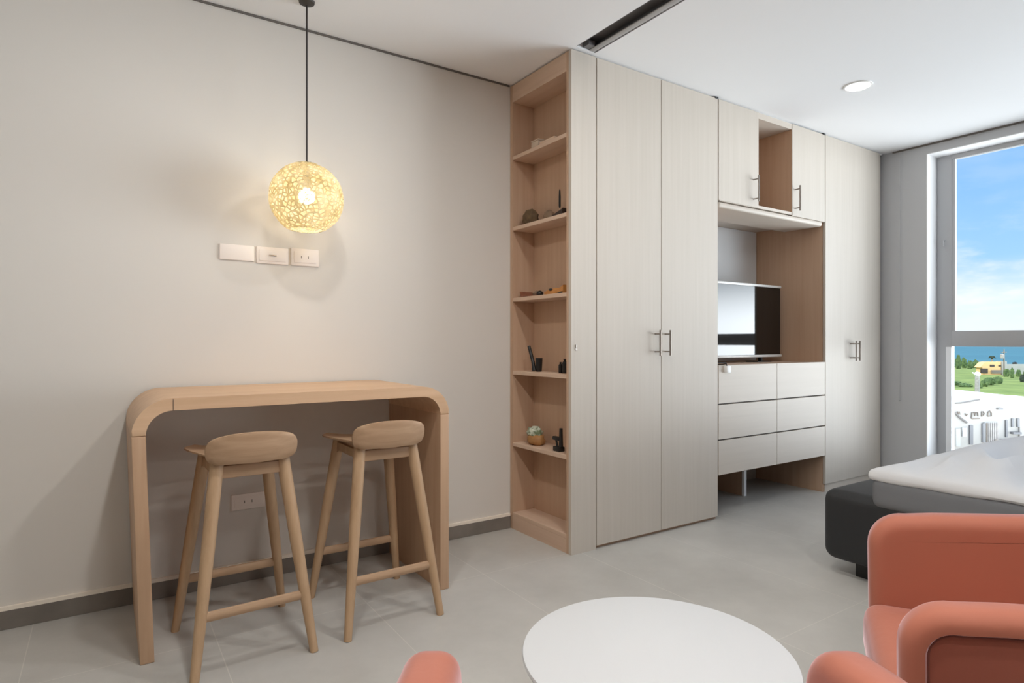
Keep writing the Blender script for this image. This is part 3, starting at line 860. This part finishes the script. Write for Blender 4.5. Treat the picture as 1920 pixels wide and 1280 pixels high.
z = SH[1]
t = thing('mineral_rock', 'green and white mineral on an amber base, second shelf from the floor', 'rock', (XS, P(1007), z))
obj('amber_base', blob(B(), (XS - .01, P(1008), z + .03), (.045, .062, .040), .18, 2.2, 3, 5, z), 'amber_stone', t, 60)
obj('crystal', blob(B(), (XS - .01, P(1005), z + .068), (.04, .055, .034), .3, 3.0, 3, 6), 'green_stone', t, 60)
t = thing('black_figurine', 'small black figurine on the shelf beside the green mineral', 'figurine', (XS - .02, P(1056), z))
xs = XS - .03
obj('pedestal', bx(xs - .02, xs + .02, P(1062), P(1050), z, z + .026, .004), 'ebony', t)
b = B(); tube(b, [(xs, P(1053), z + .026), (xs, P(1051), z + .06)], .006, 10); tube(b, [(xs, P(1060), z + .026), (xs, P(1060), z + .125)], [.012, .009], 12); obj('upright', b, 'ebony', t)
obj('crosspiece', bx(xs - .012, xs + .012, P(1061), P(1046.5), z + .057, z + .078, .005), 'ebony', t)

# ================================================================== OUTSIDE
GZ = EYE - 8.0
M['grass'] = mottled('meadow_grass', lin(150, 164, 84), lin(110, 130, 60), .16, .95, detail=8, lo=.35, hi=.65)
M['sand'] = mat('pale_yard', lin(235, 228, 214), .9)
M['sea'] = mottled('sea_water', lin(66, 114, 124), lin(76, 126, 134), .02, .5, (1, .2, 1), 4, spec=.2)
M['leaf'] = mottled('shrub_leaf', lin(104, 126, 72), lin(58, 82, 46), 1.6, .9, lo=.35, hi=.65)
M['leaf_dark'] = mottled('palm_leaf', lin(54, 66, 48), lin(34, 44, 32), 1.6, .9)
M['stucco'] = mottled('white_stucco', lin(176, 172, 166), lin(168, 165, 158), .8, .9)
M['grey_glass'] = mat('grey_shutter', lin(176, 176, 174), .5)
M['dark_glass'] = mat('dark_opening', lin(108, 108, 110), .4)
M['orange_wall'] = mat('orange_render', lin(240, 196, 138), .9)
M['pole'] = mat('weathered_pole', lin(132, 122, 112), .9)
M['grey_conc'] = mottled('grey_concrete', lin(178, 172, 166), lin(150, 144, 138), 3, .9)
M['tile_edge'] = mat('roof_edge', lin(120, 116, 112), .8)

def gpt(px, Z): 
    x, y = cam_xy((px - 960) / FPX * Z, Z); return x, y
def poly(bm, pts, z0, z1):
    return prism(bm, pts, 'xy', z0, z1)
b = B(); poly(b, [(12, 6), (60, 6), (130, 90), (20, 90), (12, 40)], GZ - .3, GZ)
struct('ground', b, 'sand', smooth=0)
b = B()
pf = [cam_xy(X, Z) for X, Z in ((20, 56), (70, 56), (250, 204), (90, 204))]
poly(b, pf, GZ - .2, GZ + .06); struct('field', b, 'grass', smooth=0)
b = B(); poly(b, [cam_xy(X, Z) for X, Z in ((60, 203), (330, 203), (16000, 9000), (2000, 9000))], GZ - 1, GZ - .2); struct('sea', b, 'sea', smooth=0)

# white building across the road, facing the window
ZB = 44.0
kx = ZB / FPX
bo = cam_xy(930 * kx, ZB)
bl = thing('building', 'low white building with arched parapet and grey gate across the field edge', 'building', (bo[0], bo[1], GZ), math.atan2(RY, RX), world=False)
def bpx(px): return (px - 1890) * kx             # local x along the facade
def bz(py): return EYE - (py - 640) * kx - GZ      # height above the ground
outline = [(bpx(1770), 0), (bpx(1770), bz(753)), (bpx(1800), bz(753)), (bpx(1828), bz(748)), (bpx(1852), bz(744)), (bpx(1875), bz(742)), (bpx(1895), bz(742.5)), (bpx(1915), bz(746)), (bpx(1950), bz(752)), (bpx(2010), bz(754)), (bpx(2010), 0)]
b = B(); prism(b, outline, 'xz', 0, 5); obj('wall', b, 'stucco', bl, 0)
M['roof_white'] = mat('white_roof', lin(236, 232, 224), .9)
top_ = outline[1:-1]
b = B(); prism(b, [(p[0], p[1] + .012) for p in top_] + [(p[0], p[1] + .05) for p in reversed(top_)], 'xz', .02, 5.02); obj('roof', b, 'roof_white', bl, 0)
def fbox(name, p0, p1, q0, q1, m, d=.12, parent=bl, d0=0.0):
    b = B(); box(b, bpx(p0), bpx(p1), -d, -d0 - .005 if d0 == 0 else -d0, bz(q1), bz(q0)); return obj(name, b, m, parent, 0)
for p0, p1, q0, q1, m in ((1791, 1798.5, 803, 836, 'grey_glass'), (1802.5, 1811, 801, 818, 'grey_glass'), (1816.5, 1822.5, 797, 833, 'dark_glass'), (1884, 1887.5, 787, 819, 'dark_glass'), (1895.5, 1899, 784, 800, 'dark_glass'), (1905.5, 1909.5, 784, 800, 'dark_glass')):
    fbox('window', p0, p1, q0, q1, m)
g = fbox('gate', 1844, 1869, 791, 830, 'grey_glass')
for k in range(6):
    p = 1846 + 4 * k; fbox('gate_slat', p, p + 2.2, 792, 829, 'pole' if k == 0 else 'grey_conc', .18, g, .121)
fbox('gate_shadow_post', 1840, 1844, 793, 829, 'dark_glass')
fbox('balcony_rail', 1894, 1909.5, 809, 813, 'dark_glass', .3)
fbox('low_wall', 1863, 1909, 824, 838, 'stucco', .6)
fbox('wall_cap', 1862, 1910, 822.5, 824, 'grey_conc', .65)
fbox('vent', 1868, 1877, 764.5, 767, 'dark_glass', .2)
b = B(); tube(b, [(bpx(1781), -.1, bz(772)), (bpx(1789), -.1, bz(773)), (bpx(1799), -.1, bz(783)), (bpx(1811), -.1, bz(792))], .07, 6); obj('roof_edge', b, 'tile_edge', bl)
b = B(); tube(b, [(bpx(1772), -.06, bz(756.5)), (bpx(1800), -.06, bz(755.5)), (bpx(1818), -.06, bz(752.5)), (bpx(1836), -.06, bz(749))], .045, 6); obj('coping_line', b, 'tile_edge', bl)
fbox('drainpipe', 1909.5, 1911, 800, 838, 'grey_conc', .12)
# faded letters painted on the facade: X v m D O
def letter(*strokes):
    b = B()
    for st_ in strokes: tube(b, [(bpx(p), -.05, bz(q)) for p, q in st_], .045, 5)
    obj('letter', b, 'pole', bl)
letter([(1794, 771.5), (1799.5, 776)], [(1799, 772), (1795, 776)])
letter([(1809, 775), (1811, 779), (1813, 776)])
letter([(1821, 782), (1822, 773), (1826, 772.5), (1827, 779), (1828, 773), (1832, 773), (1833, 780)])
letter([(1820, 783), (1823, 784.5), (1836, 784)])
letter([(1840, 780.5), (1840, 771), (1843, 771.5), (1845, 775), (1843, 778.5), (1840.5, 778)])
letter([(1851, 780), (1852, 772.5), (1855, 770), (1858, 774), (1858, 779.5), (1851, 780)])


# lone concrete post with white top in the field
x, y = gpt(1832.5, 90)
t = thing('concrete_post', 'thick grey post with white round top standing alone in the field', 'post', (x, y, GZ))
k = 90 / FPX
b = B(); lathe(b, [(4.2 * k, GZ + .06), (3.8 * k, GZ + 30 * k), (3.7 * k, GZ + 37 * k)], x, y, 16); obj('shaft', b, 'grey_conc', t)
b = B(); blob(b, (x, y, GZ + 41 * k), (5 * k, 5 * k, 4.6 * k), .06, 2, 3, 1); obj('cap', b, 'white', t, 60)
b = B(); tube(b, [(x, y, GZ + 38 * k), (x - RX * 9 * k, y - RY * 9 * k, GZ + 44 * k)], .09, 8); obj('arm', b, 'white', t)

# orange house with white annexe
ZH = 146.0; kh = ZH / FPX
x, y = gpt(1860, ZH)
hs = thing('house', 'small orange flat-roofed house with white annexe by the shore', 'house', (x, y, GZ), math.atan2(RY, RX), world=False)
def hx(px): return (px - 1860) * kh
def hz(py): return (703.5 - py) * kh
b = B(); prism(b, [(hx(1842), 0), (hx(1842), hz(689)), (hx(1838), hz(689)), (hx(1846), hz(680)), (hx(1852), hz(678.5)), (hx(1877), hz(678.5)), (hx(1877), 0)], 'xz', 0, 2); obj('wall', b, 'orange_wall', hs, 0)
b = B(); box(b, hx(1877.2), hx(1886), -.3, 1.6, 0, hz(677.5)); obj('annexe', b, 'stucco', hs, 0)
for p0, p1, q0, q1 in ((1856, 1864, 684, 688), (1872, 1876, 684.5, 687.5)):
    b = B(); box(b, hx(p0), hx(p1), -.15, -.01, hz(q1), hz(q0)); obj('window', b, 'dark_wood', hs, 0)
b = B(); box(b, hx(1838), hx(1850), -.4, -.02, hz(700), hz(691)); obj('carport_opening', b, 'dark_wood', hs, 0)
b = B(); box(b, hx(1858), hx(1876), -.4, -.02, hz(700.5), hz(694)); obj('porch_opening', b, 'pole', hs, 0)
x, y = gpt(1905, 150); kk = 150 / FPX
wl = thing('garden_wall', 'long low white wall beside the orange house', 'wall', (x, y, GZ), math.atan2(RY, RX), world=False)
b = B(); box(b, -21 * kk, 60 * kk, 0, .4, 0, 19 * kk); obj('panel', b, 'stucco', wl, 0)
x, y = gpt(1903, 152)
dm = bmesh.new(); blob(dm, (x, y, GZ + 20 * kk), (.55, .55, .36), .1, 2, 2, 3)
tag(obj('roof_tank', dm, 'ebony', None, 60), 'black water tank on the low white wall by the shore', 'tank', None)

# utility pole
x, y = gpt(1882.5, 140); kp = 140 / FPX
t = thing('utility_pole', 'utility pole with crossarm and grey transformer behind the orange house', 'pole', (x, y, GZ))
b = B(); tube(b, [(x, y, GZ), (x, y, GZ + 51 * kp)], [.2, .12], 10); obj('shaft', b, 'pole', t)
b = B(); tube(b, [(x - RX * 4.5 * kp, y - RY * 4.5 * kp, GZ + 45 * kp), (x + RX * 5 * kp, y + RY * 5 * kp, GZ + 46 * kp)], .09, 8); obj('crossarm', b, 'pole', t)
b = B(); lathe(b, [(.36, GZ + 34 * kp), (.4, GZ + 35 * kp), (.4, GZ + 41 * kp), (.3, GZ + 42 * kp)], x - RX * .4, y - RY * .4, 12); obj('transformer', b, 'grey_conc', t)

# palm and shrubs
x, y = gpt(1860, 156); kq = 156 / FPX
t = thing('palm_tree', 'small dark palm sticking up behind the orange house', 'tree', (x, y, GZ))
b = B(); tube(b, [(x, y, GZ), (x, y, GZ + 27 * kq)], [.2, .14], 8); obj('trunk', b, 'pole', t)
b = B()
for k in range(11):
    a = k * 2 * PI / 11
    d = Vector((math.cos(a), math.sin(a), 0))
    p0 = Vector((x, y, GZ + 27 * kq))
    tube(b, [p0, p0 + d * .45 + Vector((0, 0, .5)), p0 + d * .8 + Vector((0, 0, .1))], [.16, .2, .05], 6)
obj('crown', b, 'leaf_dark', t)

def shrub(px, Z, h, wpx, label, group, seed, m='leaf'):
    x, y = gpt(px, Z); k = Z / FPX
    rx = wpx * k / 2; hh = h * k
    b = B()
    for q in range(5):
        a = random.uniform(0, 2 * PI); rr = random.uniform(0, .5) * rx
        s = random.uniform(.55, .8)
        blob(b, (x + rr * math.cos(a), y + rr * math.sin(a), GZ + hh * random.uniform(.35, .55)), (rx * s, rx * s, hh * .5), .5, 3.2, 3, seed * 5 + q, GZ)
    tag(obj('shrub', b, m, None, 60), label, 'shrub', group)
spots = [(1785, 186, 22, 11), (1797, 178, 25, 10), (1808, 184, 19, 9), (1818, 179, 15, 9), (1829, 184, 15, 9)]
for i, (px, Z, h, wp) in enumerate(spots):
    shrub(px, Z, h, wp, 'dense green shrub in the hedge along the shore left of the orange house', 'shoreline shrubs', i + 1)
for i, (px, Z, h, wp) in enumerate([(1887, 138, 15, 9), (1898, 133, 19, 9), (1910, 138, 13, 9), (1926, 134, 14, 12)]):
    shrub(px, Z, h, wp, 'grey-green bush in front of the low white wall', 'bushes before the white wall', i + 20)
for i, (px, Z, h, wp) in enumerate([(1845, 108, 12, 14), (1856, 112, 14, 18), (1870, 115, 13, 20), (1838, 104, 9, 10), (1790, 112, 8, 24), (1808, 108, 7, 22)]):
    shrub(px, Z, h, wp, 'low green thicket growing in the middle of the meadow', 'meadow thickets', i + 40)
shrub(1917, 120, 14, 8, 'small dark bush at the meadow edge under the white wall', None, 60, 'leaf_dark')
